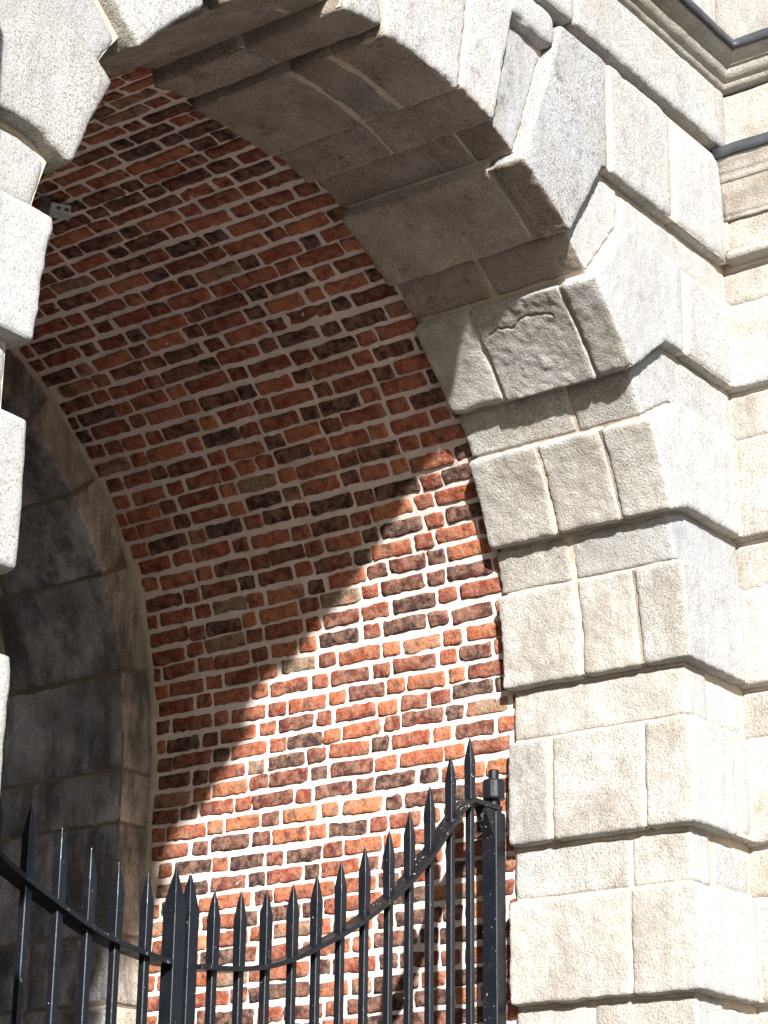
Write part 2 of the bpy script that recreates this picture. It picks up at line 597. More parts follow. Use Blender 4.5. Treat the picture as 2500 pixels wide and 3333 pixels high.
# --- projecting voussoirs
VOUS = [(0.65, 13.2, 0.025, 0.513, XP - g, [0.267, 0.591]),
        (19.3, 31.32, 0.786, 1.322, XP - g, [0.279, 0.642]),
        (37.63, 50.49, 1.600, 2.083, 0.077 - g, [0.204, 0.718]),
        (56.91, 68.75, 2.310, 2.925, -0.62 - g, [0.19])]
RECS = [(13.2, 19.3, 0.513, 0.786, XP + DR - g, [0.62]),
        (31.32, 37.63, 1.322, 1.600, XP + DR - g, [0.42]),
        (50.49, 56.91, 2.083, 2.310, -0.45, [0.571])]
for side in (1, -1):
    for a0, a1, zb, zt, xr, jy in VOUS:
        course_stones('voussoir', [crossette(R, a0, a1, zb, zt, xr), wedge(R, a0, a1, 2.72)], side, 0.0, jy, YB + 0.02, False,
                      crack=[(0.66, 1.585), (0.60, 1.60), (0.52, 1.588), (0.47, 1.612), (0.36, 1.612), (0.29, 1.592)] if a0 == 37.63 else None,
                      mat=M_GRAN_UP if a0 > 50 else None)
    for a0, a1, zb, zt, xr, jy in RECS:
        da = 0.2
        course_stones('voussoir', [crossette(R + DR, a0 + da, a1 - da, zb + g, zt - g, xr),
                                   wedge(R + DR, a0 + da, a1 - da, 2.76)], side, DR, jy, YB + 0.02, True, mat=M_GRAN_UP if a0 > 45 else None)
    # level wall stones beyond the voussoirs
    for pl, y0 in [(rect(0.077 + g, XP - g, 1.602, 2.081), 0.003),
                   (rect(-0.62 + g, 0.02 - g, 2.312, 2.92), 0.0), (rect(0.02 + g, XP - g, 2.31, 2.918), 0.004),
                   (rect(-0.44, XP + DR - g, 2.083 + g, 2.31 - g), DR)]:
        v, f = prism(pl if side > 0 else mirror(pl), y0, 0.45)
        stone('wall_stone', v, f, gate_way, M_GRAN, 0.016)
    # stones flanking the keystone, the recess outside them, the round-nosed stub in that recess
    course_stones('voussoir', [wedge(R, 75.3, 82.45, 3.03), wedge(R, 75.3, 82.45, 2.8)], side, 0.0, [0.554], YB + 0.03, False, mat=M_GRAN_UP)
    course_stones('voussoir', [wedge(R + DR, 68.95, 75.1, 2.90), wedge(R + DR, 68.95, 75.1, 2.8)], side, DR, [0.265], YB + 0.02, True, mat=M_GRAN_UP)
    pl = rect(-1.50, -1.085, 2.745, 2.94)
    v, f = prism(pl if side > 0 else mirror(pl), -0.005, 0.3)
    stone('wall_stone', v, f, gate_way, M_GRAN, 0.014, rounds=14)

# --- keystone, in three stones through the depth
KEY = wedge(R - 0.035, 82.6, 97.4, 3.02)
KEY2 = wedge(R - 0.035, 82.6, 97.4, 2.8)
for i, (a, b) in enumerate([(-0.008, 0.30 - G), (0.30 + G, 0.522 - G), (0.522 + G, YB + 0.04)]):
    v, f = prism(KEY if i == 0 else KEY2, a, b)
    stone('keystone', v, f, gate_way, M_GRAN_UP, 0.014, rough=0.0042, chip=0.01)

# --- frieze band under the cornice
YF = -0.028
for x0, x1 in [(-5.3, -4.2), (-4.2, -3.2), (-3.2, -2.2), (-2.2, -0.95), (-0.95, XP - 0.008)]:
    v, f = prism(rect(x0 + 0.005, x1 - 0.005, 2.952, 3.312), YF, 0.4)
    stone('frieze_stone', v, f, gate_way, M_GRAN_FLAT, 0.018, rounds=3)
# wall above the cornice
for x0, x1 in [(-5.3, -3.2), (-3.2, -1.6), (-1.6, -0.1), (-0.1, XP)]:
    v, f = prism(rect(x0 + 0.004, x1 - 0.004, 3.46, 4.3), 0.0, 0.4)
    stone('wall_stone', v, f, gate_way, M_GRAN_FLAT, 0.03, rounds=1)


def sweep(name, path, profile, parent, mat, step=0.05, rough=0.003, closed_ends=True, seed=1, smooth=True):
    """profile = [(projection, z)...] swept along a mitred plan path [(x, y, (ox, oy))...]; ox, oy = offset per unit of projection"""
    rows = []
    for (xa, ya, oa), (xb, yb, ob) in zip(path[:-1], path[1:]):
        L = math.hypot(xb - xa, yb - ya)
        n = max(1, int(L / step))
        for i in range(n + (1 if (xb, yb) == path[-1][:2] else 0)):
            t = i / n
            rows.append((xa + (xb - xa) * t, ya + (yb - ya) * t, (oa[0] + (ob[0] - oa[0]) * t, oa[1] + (ob[1] - oa[1]) * t)))
    m = len(profile)
    V = []
    for x, y, o in rows:
        for pj, z in profile:
            V.append(W(x + o[0] * pj, y + o[1] * pj, z))
    V = np.array(V)
    V = V + rough * np.stack([vnoise(V, 9, seed), vnoise(V, 9, seed + 5), vnoise(V, 9, seed + 9)], 1) + \
        0.6 * rough * np.stack([vnoise(V, 31, seed), vnoise(V, 31, seed + 5), vnoise(V, 31, seed + 9)], 1)
    F = []
    for i in range(len(rows) - 1):
        for j in range(m - 1):
            F.append((i * m + j, (i + 1) * m + j, (i + 1) * m + j + 1, i * m + j + 1))
    F.append(tuple(range(m)))
    F.append(tuple(range(len(rows) * m - 1, (len(rows) - 1) * m - 1, -1)))
    return link_mesh(name, V, F, mat, parent, attr=('front_up_face', np.zeros(len(V))), smooth=smooth)


def dense(profile, k=3):
    out = []
    for (a, b), (c, d) in zip(profile[:-1], profile[1:]):
        for i in range(k):
            out.append((a + (c - a) * i / k, b + (d - b) * i / k))
    return out + [profile[-1]]


XL = 2 * XC - XP
cornice_prof = dense([(-0.2, 3.318), (0.0, 3.318), (0.022, 3.322), (0.036, 3.336), (0.040, 3.352), (0.056, 3.358), (0.074, 3.374), (0.083, 3.396),
                      (0.084, 3.410), (0.098, 3.412), (0.102, 3.430), (0.122, 3.438), (0.142, 3.452), (0.15, 3.456), (0.152, 3.50), (-0.2, 3.56)], 2)
cor_path = [(XL - 0.6, -DP, (0, -1)), (XL, -DP, (1, -1)), (XL, 0, (1, -1)), (XP, 0, (-1, -1)), (XP, -DP, (-1, -1)), (XP + 0.8, -DP, (0, -1))]
sweep('cornice', cor_path, cornice_prof, gate_way, M_GRAN_FLAT, 0.03, 0.003, seed=3)
lead_prof = [(-0.05, 3.585), (0.155, 3.515), (0.172, 3.512), (0.174, 3.462), (0.166, 3.460), (0.164, 3.503), (-0.05, 3.572)]
sweep('lead_flashing', cor_path, lead_prof, gate_way, M_LEAD, 0.04, 0.003, seed=8)

# ------------------------------------------------------------------ mortar of the gateway: a core behind the stones and joint fillings


def joined(name, pieces, mat, parent, kind=None, attr=None):
    V, F, n = [], [], 0
    for v, f in pieces:
        V += list(v)
        F += [tuple(i + n for i in q) for q in f]
        n += len(v)
    o = link_mesh(name, V, F, mat, parent, smooth=False)
    if kind:
        o['kind'] = kind
    return o


pieces = []
for side in (1, -1):
    def add(poly, y0, y1):
        pieces.append(prism(poly if side > 0 else mirror(poly), y0, y1))
    rc = R + DR + 0.010
    # core: jamb and fan behind the voussoirs
    add(rect(DR + 0.010, 1.2, -ZG + 0.02, 0.0), DR + 0.012, YB - 0.012)
    for i in range(18):
        a0, a1 = i * 5, (i + 1) * 5
        add(arc_pts(rc, a0, a1, 1) + arc_pts(3.05, a1, a0, 1), DR + 0.012, YB - 0.012)
    add(rect(0.1, 1.2, 0.0, 3.45), DR + 0.012, 0.5)
    # joint fillings of the projecting courses
    k = 0.013 if side > 0 else 0.024
    for z0, z1 in [(-1.80, -1.516), (-1.024, -0.759), (-0.241, 0.025)]:
        add(rect(DR + 0.009, XP + DR + 0.02, z0 - 0.01, z1 + 0.01), DR + 0.011, YB - 0.012)
    for a0, a1, zb, zt, xr, jy in RECS:
        add(crossette(R + DR + 0.009, a0 - .3, a1 + .3, zb - 0.01, zt + 0.01, XP + DR + 0.02), DR + 0.011, 0.4)
    for z0, z1, jy, jx in JAMBS:
        add(rect(k, XP + 0.02, z0 + k, z1 - k), k, YB - k)
    for a0, a1, zb, zt, xr, jy in VOUS:
        add(crossette(R + k, a0 + .3, a1 - .3, zb + k, zt - k, xr + 0.012), k, 0.4)
        add(wedge(R + k, a0 + .3, a1 - .3, 2.6), 0.15, YB - k)
    add(rect(-0.65, XP + 0.02, 2.322, 2.91), k + 0.004, 0.4)
    add(rect(0.05, XP + 0.02, 1.612, 2.073), k + 0.004, 0.4)
    add(wedge(R + k, 75.5, 82.6, 2.95), k, YB - k)
add = lambda poly, y0, y1: pieces.append(prism(poly, y0, y1))
add(wedge(R - 0.035 + 0.010, 82.9, 97.1, 2.95), 0.02, YB - 0.01)
joined('mortar', pieces, M_POINT, gate_way)

# ------------------------------------------------------------------ pilasters
CAP = dense([(-0.25, 2.322), (0.0, 2.322), (0.016, 2.326), (0.026, 2.340), (0.026, 2.352), (0.016, 2.366), (0.004, 2.372), (0.004, 2.38)], 2)
CAP2 = dense([(-0.2, 2.552), (0.012, 2.552), (0.012, 2.578), (0.016, 2.582), (0.020, 2.612), (0.030, 2.650), (0.046, 2.690), (0.052, 2.725), (0.050, 2.752),
              (0.058, 2.756), (0.058, 2.80), (0.064, 2.806), (0.070, 2.84), (0.088, 2.872), (0.088, 2.90), (-0.2, 2.93)], 2)
LEAD2 = [(-0.04, 2.965), (0.09, 2.948), (0.104, 2.944), (0.106, 2.882), (0.098, 2.88), (0.096, 2.936), (-0.04, 2.952)]


def pilaster(side, label):
    t = thing('granite_pilaster', label, 'pilaster', W(XP + 0.4 if side > 0 else XL - 0.4, -DP / 2, -ZG), 'pilasters beside the arch')

    def blk(x0, z0, z1, mat, vox, rounds, top=0.0):
        pl = rect(x0, XP + 0.75, z0, z1)
        v, f = prism(pl if side > 0 else mirror(pl), -DP + (x0 - XP), 0.35)
        stone('pilaster_stone', v, f, t, mat, vox, rounds=rounds)
    vx = 0.016 if side > 0 else 0.03
    for z0, z1 in [(-2.31, -1.80), (-1.516, -1.024), (-0.759, -0.241), (0.025, 0.513), (0.786, 1.322), (1.602, 2.081)]:
        blk(XP + 0.006, z0, z1, M_GRAN, vx, 5)
    for z0, z1 in [(-1.80, -1.516), (-1.024, -0.759), (-0.241, 0.025), (0.513, 0.786), (1.322, 1.602), (2.081, 2.325)]:
        blk(XP + DR, z0 + g, z1 - g, M_GRAN_FLAT, vx, 3)
    blk(XP + 0.004, 2.37, 2.56, M_GRAN_FLAT, vx, 2)
    blk(XP + 0.03, 2.56, 2.90, M_GRAN_FLAT, 0.03, 1)
    blk(XP + 0.006, 2.93, 3.315, M_GRAN_FLAT, vx, 2)
    blk(XP + 0.006, 3.50, 4.3, M_GRAN_FLAT, 0.03, 2)

    def path(o):
        if side > 0:
            return [(XP, 0.02, (-1, 0)), (XP, -DP, (-1, -1)), (XP + 0.7, -DP, (0, -1))]
        return [(XL - 0.7, -DP, (0, -1)), (XL, -DP, (1, -1)), (XL, 0.02, (1, 0))]
    sweep('necking_bead', path(0), CAP, t, M_GRAN_FLAT, 0.03, 0.002, seed=21)
    sweep('capital', path(0), CAP2, t, M_GRAN_FLAT, 0.03, 0.0025, seed=25)
    sweep('lead_flashing', path(0), LEAD2, t, M_LEAD, 0.045, 0.0035, seed=31)
    pcs = []
    pl = rect(XP + DR + 0.012, XP + 0.6, -ZG + 0.02, 3.3)
    pcs.append(prism(pl if side > 0 else mirror(pl), -DP + DR + 0.02, 0.3))
    for z0, z1 in [(-2.31, -1.80), (-1.516, -1.024), (-0.759, -0.241), (0.025, 0.513), (0.786, 1.322), (1.602, 2.081)]:
        pl = rect(XP - 0.006, XP + 0.2, z0 + 0.012, z1 - 0.012)
        pcs.append(prism(pl if side > 0 else mirror(pl), 0.006, 0.3))
    pl = rect(XP - 0.004, XP + 0.2, 2.385, 3.29)
    pcs.append(prism(pl if side > 0 else mirror(pl), 0.0, 0.3))
    joined('mortar', pcs, M_POINT, t)
    pl = rect(XP + 0.06, XP + 0.7, -ZG, -2.31)
    v, f = prism(pl if side > 0 else mirror(pl), -DP + 0.06, 0.3)
    link_mesh('pilaster_base', v, f, M_GRAN_FLAT, t, attr=('front_up_face', np.zeros(len(v))), smooth=False)
    return t


pilaster(1, 'banded granite pilaster at the right edge with two lead-capped mouldings')
pilaster(-1, 'banded granite pilaster left of the arch, beyond the voussoirs')
for side in (1, -1):
    pl = rect(0.0, XP, -ZG, -2.32)
    v, f = prism(pl if side > 0 else mirror(pl), 0.0, YB)
    link_mesh('jamb_base', v, f, M_GRAN, gate_way, attr=('front_up_face', np.zeros(len(v))), smooth=False)

# ------------------------------------------------------------------ brick vault
vault = thing('brick_vault', 'weathered red brick barrel vault lining the passage behind the granite arch', 'vault', W(XC, (YB + YE) / 2, -ZG))
ZBOT = -ZG


def surf(s, y, h=0.0):
    """right half and crown of the lining: s = height below / arc length above the springing; h = height off the mortar, into the passage"""
    if s <= 0:
        return (XC + RB - h, y, s)
    a = s / RB
    if a <= math.pi:
        return (XC + (RB - h) * math.cos(a), y, (RB - h) * math.sin(a))
    return (XC - RB + h, y, -(s - math.pi * RB))


def surfv(s, y, h):
    a = np.clip(s / RB, 0, math.pi)
    r = RB - h
    x = XC + r * np.cos(a)
    z = r * np.sin(a) + np.where(s < 0, s, 0) - np.where(s > math.pi * RB, s - math.pi * RB, 0)
    return np.stack([U * x, U * y, U * (z + ZG)], -1)


# mortar bed, slightly uneven
ss = np.arange(-3.2, math.pi * RB + 3.2, 0.035)
yy = np.arange(YB - 0.06, YE + 0.021, 0.035)
SS, YY = np.meshgrid(ss, yy, indexing='ij')
P0 = np.stack([SS.ravel(), YY.ravel(), 0 * SS.ravel()], 1)
hh = 0.0022 * vnoise(P0, 6, 77) + 0.0022 * vnoise(P0, 17, 78) - 0.0005
V = surfv(SS.ravel(), YY.ravel(), hh)
ny = len(yy)
F = [(i * ny + j, (i + 1) * ny + j, (i + 1) * ny + j + 1, i * ny + j + 1) for i in range(len(ss) - 1) for j in range(ny - 1)]
link_mesh('mortar_bed', V, F, M_MORTAR, vault)


def brick_grid(nx, nz):
    idx = {}
    return idx


def brick_mesh(L, H, seed, proud):
    """worn brick: local x along the course, local y up the course, local z out of the wall (metres). verts, faces"""
    nx, nz = (11, 6) if L > 0.14 else (7, 6)
    r = np.random.default_rng(seed)
    V, F = [], []
    off = np.array([seed * 1.7, seed * 0.9, seed * 2.3])
    gx = np.array([-1] + list(np.linspace(-1 + 0.012 / L, 1 - 0.012 / L, nx - 2)) + [1]) * L / 2
    gz = np.array([-1] + list(np.linspace(-1 + 0.012 / H, 1 - 0.012 / H, nz - 2)) + [1]) * H / 2
    A = np.array([(x, z, proud) for x in gx for z in gz])
    # rounded outline
    ex = np.abs(A[:, 0]) / (L / 2)
    ez = np.abs(A[:, 1]) / (H / 2)
    corner = (ex > 0.99) & (ez > 0.99)
    A[corner, 0] *= 1 - 0.0065 / (L / 2) * r.uniform(0.3, 1.5, corner.sum())
    A[corner, 1] *= 1 - 0.0055 / (H / 2) * r.uniform(0.3, 1.4, corner.sum())
    rim = (ex > 0.99) | (ez > 0.99)
    jit = np.stack([vnoise(A + off, 38, seed), vnoise(A + off, 38, seed + 1), vnoise(A + off, 26, seed + 2)], 1)
    A[rim, 0] += 0.0062 * jit[rim, 0]
    A[rim, 1] += 0.0052 * jit[rim, 1]
    A[:, 2] += 0.0034 * jit[:, 2] + 0.0026 * vnoise(A + off, 75, seed + 3)
    A[rim, 2] -= 0.0042 * r.uniform(0.3, 1.2, rim.sum())
    for i in range(nx - 1):
        for j in range(nz - 1):
            F.append((i * nz + j, (i + 1) * nz + j, (i + 1) * nz + j + 1, i * nz + j + 1))
    ring = [i * nz for i in range(nx)] + [(nx - 1) * nz + j for j in range(1, nz)] + [i * nz + nz - 1 for i in range(nx - 2, -1, -1)] + [j for j in range(nz - 2, 0, -1)]
    n0 = len(A)
    B = A[ring].copy()
    B[:, 2] = -0.03
    A = np.vstack([A, B])
    m = len(ring)
    for k in range(m):
        F.append((ring[k], n0 + k, n0 + (k + 1) % m, ring[(k + 1) % m]))
    return A, F


PITCH_ROW = 0.1010
bricks = []           # (s, y, L, H, tilt, tone, seed, lift)
row = 0
s = -3.15
Ls, Lh, J = 0.256, 0.113, 0.021
while s < math.pi * RB + 3.1:
    H = PITCH_ROW - 0.026 + random.uniform(-0.003, 0.003)
    y = YB - 0.10 - (0 if row % 2 else (Ls + J) / 2 + 0.0) + random.uniform(-0.035, 0.035)
    kind = (row // 1) % 2
    while y < YE - 0.03:
        st = kind % 2 == 0
        L = (Ls if st else Lh) * random.uniform(0.88, 1.06)
        if random.random() < 0.06:
            L = random.uniform(0.12, 0.19)
        y1 = y + L
        if y1 > YE - 0.020:
            y1 = YE - 0.020 - random.uniform(0, 0.02)
        if y1 - y > 0.045:
            wob = random.gauss(0, 0.0022) + 0.007 * math.sin(1.7 * y + 0.8 * row) + 0.004 * math.sin(4.1 * y + 2.3 * row)
            t = random.random()
            # burnt and repaired bricks come in loose clusters
            q = np.array([[0.9 * s, 0.9 * y, 3.0]])
            red = 0.66 - 0.34 * vnoise(q, 1.6, 41)[0] - 0.15 * vnoise(q, 4.0, 42)[0]
            tone = 0.24 + 0.58 * t if random.random() < red else (random.uniform(0.03, 0.27) if random.random() < 0.86 else random.uniform(0.86, 1.0))
            bricks.append((s + wob, (y + y1) / 2, y1 - y, H, random.gauss(0, 0.017), tone, random.randrange(40), random.gauss(0, 0.0016)))
        y = y1 + J * random.uniform(0.6, 1.4)
        kind += 1
    s += PITCH_ROW
    row += 1


def brick_matrix(b):
    s_, y_, L, H, tilt, tone, seed, lift = b
    p = Vector(W(*surf(s_, y_, lift)))
    a = min(max(s_ / RB, 0), math.pi)
    if s_ < 0:
        n, up = Vector((-1, 0, 0)), Vector((0, 0, 1))
    elif s_ > math.pi * RB:
        n, up = Vector((1, 0, 0)), Vector((0, 0, -1))
    else:
        n = Vector((-math.cos(a), 0, -math.sin(a)))
        up = Vector((-math.sin(a), 0, math.cos(a)))
    along = Vector((0, 1, 0))
    # local x, y, z must be right-handed: z = x cross y
    xl, yl = along, up
    if xl.cross(yl).dot(n) < 0:
        xl = -along
    c, s2 = math.cos(tilt), math.sin(tilt)
    m = Matrix((c * xl + s2 * yl, -s2 * xl + c * yl, n)).transposed().to_4x4()
    m.translation = p
    return m


cpos = Vector(W(*CAM))


def brick_score(b):
    m = brick_matrix(b)
    p = m.translation
    d = p - cpos
    z = d.dot(cf)
    x, yv = FPX * d.dot(cr) / z, FPX * d.dot(cu) / z
    face = -d.normalized().dot(Vector((m[0][2], m[1][2], m[2][2])))
    if face < 0.02 or abs(x) > 1250 or abs(yv) > 1666 or b[1] < YB:
        return 0.0
    # hidden behind the voussoirs on the left of the frame
    if x < -1150 + 0.0 * yv or (yv > 1000 and x < -900):
        return 0.0
    return face * b[2] * b[3] / (z * z)


order = sorted(range(len(bricks)), key=lambda i: -brick_score(bricks[i]))
single = set(order[:300])
# shared shapes: lengths in classes
shapes = {}


def shape_for(L, H, seed):
    key = (round(L * U / 0.012), seed % 14)
    if key not in shapes:
        A, F_ = brick_mesh(key[0] * 0.012, 0.0755 * U, key[0] * 17 + key[1], 0.0062)
        me = bpy.data.meshes.new('brick')
        me.from_pydata(A.tolist(), [], F_)
        me.polygons.foreach_set('use_smooth', [True] * len(me.polygons))
        me.materials.append(M_BRICK)
        shapes[key] = (me, A, F_)
    return shapes[key]


vl = world_loc(vault)
SV, SF, ST, cnt = [], [], [], 0
for i, b in enumerate(bricks):
    me, A, F_ = shape_for(b[2], b[3], b[6])
    m = brick_matrix(b)
    if i in single:
        o = bpy.data.objects.new('brick', me)
        COL.objects.link(o)
        o.parent = vault
        m2 = m.copy()
        m2.translation = m.translation - vl
        o.matrix_local = m2
        o.color = (b[5], b[5], b[5], 1)
    else:
        mm = np.array(m)
        SV.append(A @ mm[:3, :3].T + mm[:3, 3])
        SF += [tuple(k + cnt for k in q) for q in F_]
        ST.append(np.full(len(A), b[5]))
        cnt += len(A)
o = link_mesh('brickwork', np.vstack(SV), SF, M_BRICK_FAR, vault, attr=('brick_tone', np.concatenate(ST)))
o['kind'] = 'stuff'

# ------------------------------------------------------------------ rear stone arch
rear = thing('rear_granite_arch', 'dark soot-stained granite arch at the far end of the brick vault', 'archway', W(XC, YE + 1.2, -ZG))
YR = 6.4
rj = [-2.9, -2.05, -1.344, -0.98, -0.371, -0.076]
aj = [13.1, 28.5, 41.8, 55.5, 69, 83, 97, 111, 124.5, 138.2, 151.5, 166.9, 180]
vj = [[0.5, 1.5], [0.9, 1.9], [0.62, 1.6], [0.95, 1.75], [0.70, 1.35], [0.95, 1.9], [0.85, 1.6], [0.75, 1.7], [0.9, 1.8]]


def rear_course(poly, k, side, vox):
    ys = [YE + 0.0] + [YE + v for v in vj[k % len(vj)]] + [YR]
    for i in range(len(ys) - 1):
        v, f = prism(poly if side > 0 else mirror(poly), ys[i] + (0.001 if i else 0), ys[i + 1] - 0.001)
        stone('arch_stone', v, f, rear, M_GRAN_DARK, vox, rounds=0, rough=0.004, chip=0.001, gap=0.0)


xr0 = XC + RR
for side in (1, -1):
    for k in range(len(rj) - 1):
        rear_course(rect(xr0, XC + RB + 0.12, rj[k] + 0.001, rj[k + 1] - 0.001), k, side, 0.022 if side > 0 else 0.04)
    a1 = aj[0]
    rear_course([(xr0, rj[-1] + 0.004)] + arc_pts(RR, 0, a1 - 0.15, 5) + arc_pts(RB + 0.12, a1 - 0.15, 0, 5) + [(XC + RB + 0.12, rj[-1] + 0.004)], 5, side, 0.022 if side > 0 else 0.04)
for k in range(len(aj) - 2):
    rear_course(wedge(RR, aj[k] + 0.12, aj[k + 1] - 0.12, RB + 0.12), k + 6, 1, 0.022 if k < 5 else 0.04)
pcs = []
for side in (1, -1):
    pl = rect(xr0 + 0.010, XC + RB + 0.3, -ZG, 0)
    pcs.append(prism(pl if side > 0 else mirror(pl), YE + 0.008, YR))
for i in range(36):
    pcs.append(prism(arc_pts(RR + 0.010, i * 5, i * 5 + 5, 1) + arc_pts(RB + 0.3, i * 5 + 5, i * 5, 1), YE + 0.008, YR))
joined('mortar', pcs, mortar_mat('old_pointing', (0.19, 0.155, 0.12)), rear)
# the sloppy fillet of mortar where the brick meets the rear arch
ss = np.arange(-3.2, math.pi * RB + 3.2, 0.04)
prof = [(-0.004, -0.034), (0.010, -0.024), (0.018, -0.008), (0.018, 0.012)]
VV = []
for s_ in ss:
    for h_, dy in prof:
        q = np.array([[s_, dy, h_]])
        VV.append(surfv(np.array([s_]), np.array([YE + dy + 0.012 * vnoise(q, 9, 5)[0]]), np.array([h_ + 0.008 * vnoise(q * 1.0 + 9, 13, 6)[0]]))[0])
nf = len(prof)
link_mesh('mortar_fillet', VV, [(i * nf + j, (i + 1) * nf + j, (i + 1) * nf + j + 1, i * nf + j + 1) for i in range(len(ss) - 1) for j in range(nf - 1)],
          mortar_mat('fillet_mortar', (0.46, 0.40, 0.33)), vault)

# ------------------------------------------------------------------ iron gate (two leaves) in the plane y = YG
YG = 1.075


def box(x0, x1, y0, y1, z0, z1):
    v = [W(x, y, z) for x in (x0, x1) for y in (y0, y1) for z in (z0, z1)]
    f = [(0, 1, 3, 2), (4, 6, 7, 5), (0, 4, 5, 1), (2, 3, 7, 6), (0, 2, 6, 4), (1, 5, 7, 3)]
    return v, f


def bevelled(name, v, f, mat, parent, off=0.0026, seg=1):
    bm = bmesh.new()
    bv = [bm.verts.new(p) for p in v]
    for q in f:
        bm.faces.new([bv[i] for i in q])
    bmesh.ops.recalc_face_normals(bm, faces=bm.faces)
    if off:
        bmesh.ops.bevel(bm, geom=list(bm.edges), offset=off, segments=seg, affect='EDGES', clamp_overlap=True)
    bm.verts.index_update()
    V = [tuple(p.co) for p in bm.verts]
    F_ = [tuple(p.index for p in q.verts) for q in bm.faces]
    bm.free()
    return link_mesh(name, V, F_, mat, parent, smooth=False)


def spear(x, w, w2, ztip, zsh, zrail):
    """square spearhead: lower shank, flare, shoulder, point"""
    prof = [(w2 * 0.92, zrail), (w2 * 0.97, zsh - 0.10), (w2, zsh - 0.012), (w2 * 0.97, zsh), (w2 * 0.46, zsh + (ztip - zsh) * 0.62), (w2 * 0.10, ztip - 0.004), (0.004, ztip)]
    v, f = [], []
    for ww, z in prof:
        h = ww / 2
        v += [W(x - h, YG - h, z), W(x + h, YG - h, z), W(x + h, YG + h, z), W(x - h, YG + h, z)]
    n = len(prof)
    for i in range(n - 1):
        for k in range(4):
            f.append((i * 4 + k, i * 4 + (k + 1) % 4, (i + 1) * 4 + (k + 1) % 4, (i + 1) * 4 + k))
    f.append((3, 2, 1, 0))
    f.append(tuple(4 * (n - 1) + k for k in range(4)))
    return v, f


ZLOW = -ZG + 0.12
# x, z of the tips and of the top of the rail, from the photograph
LEFT = [(-3.147, -1.135), (-2.978, -1.196), (-2.812, -1.244), (-2.656, -1.272), (-2.488, -1.286)]
RIGHT = [(-2.085, -1.286), (-1.920, -1.266), (-1.755, -1.231), (-1.580, -1.181), (-1.418, -1.115), (-1.250, -1.033),
         (-1.080, -0.938), (-0.900, -0.830), (-0.740, -0.713), (-0.580, -0.565), (-0.414, -0.385), (-0.252, -0.262)]
RAILR = [(-2.20, -1.606), (-2.082, -1.598), (-1.917, -1.579), (-1.752, -1.546), (-1.575, -1.486), (-1.415, -1.415), (-1.247, -1.335), (-1.076, -1.240), (-0.897, -1.128),
         (-0.739, -1.010), (-0.579, -0.862), (-0.414, -0.690), (-0.262, -0.566)]
XM = -2.29
RAILL = [(-2.37, -1.613), (-2.491, -1.599), (-2.669, -1.577), (-2.819, -1.543), (-2.992, -1.484), (-3.166, -1.420), (-3.30, -1.360)]
# continue the left leaf out of the frame as a mirror of the right one
LEFT += [(-3.325, -1.09), (-3.49, -1.0), (-3.66, -0.90), (-3.83, -0.78), (-3.99, -0.64), (-4.14, -0.47), (-4.29, -0.30)]
RAILL += [(-3.49, -1.24), (-3.66, -1.14), (-3.83, -1.02), (-3.99, -0.87), (-4.14, -0.70), (-4.285, -0.566)]


def interp(tab, x):
    t = sorted(tab)
    return float(np.interp(x, [p[0] for p in t], [p[1] for p in t]))


def smooth_rail(tab, n=5):
    t = sorted(tab)
    xs = np.array([p[0] for p in t])
    zs = np.array([p[1] for p in t])
    out = []
    for i in range(len(xs) - 1):
        for k in range(n):
            u = k / n
            p0 = zs[max(i - 1, 0)]; p1 = zs[i]; p2 = zs[i + 1]; p3 = zs[min(i + 2, len(zs) - 1)]
            z = 0.5 * (2 * p1 + (-p0 + p2) * u + (2 * p0 - 5 * p1 + 4 * p2 - p3) * u * u + (-p0 + 3 * p1 - 3 * p2 + p3) * u ** 3)
            out.append((xs[i] + (xs[i + 1] - xs[i]) * u, z))
    out.append((xs[-1], zs[-1]))
    return out


def ribbon(path, hw, th):
    """flat bar bent along an x-z path: hw = half width in y, th = thickness"""
    v, f = [], []
    n = len(path)
    for i, (x, z) in enumerate(path):
        a = path[max(i - 1, 0)]
        b = path[min(i + 1, n - 1)]
        t = Vector((b[0] - a[0], b[1] - a[1])).normalized()
        nx, nz = -t.y, t.x
        for y in (YG - hw, YG + hw):
            v.append(W(x, y, z))
            v.append(W(x - nx * th, y, z - nz * th))
    for i in range(n - 1):
        a, b = 4 * i, 4 * i + 4
        f += [(a, a + 2, b + 2, b), (a + 1, b + 1, b + 3, a + 3), (a, b, b + 1, a + 1), (a + 2, a + 3, b + 3, b + 2)]
    f += [(0, 1, 3, 2), (4 * n - 4, 4 * n - 2, 4 * n - 1, 4 * n - 3)]
    return v, f


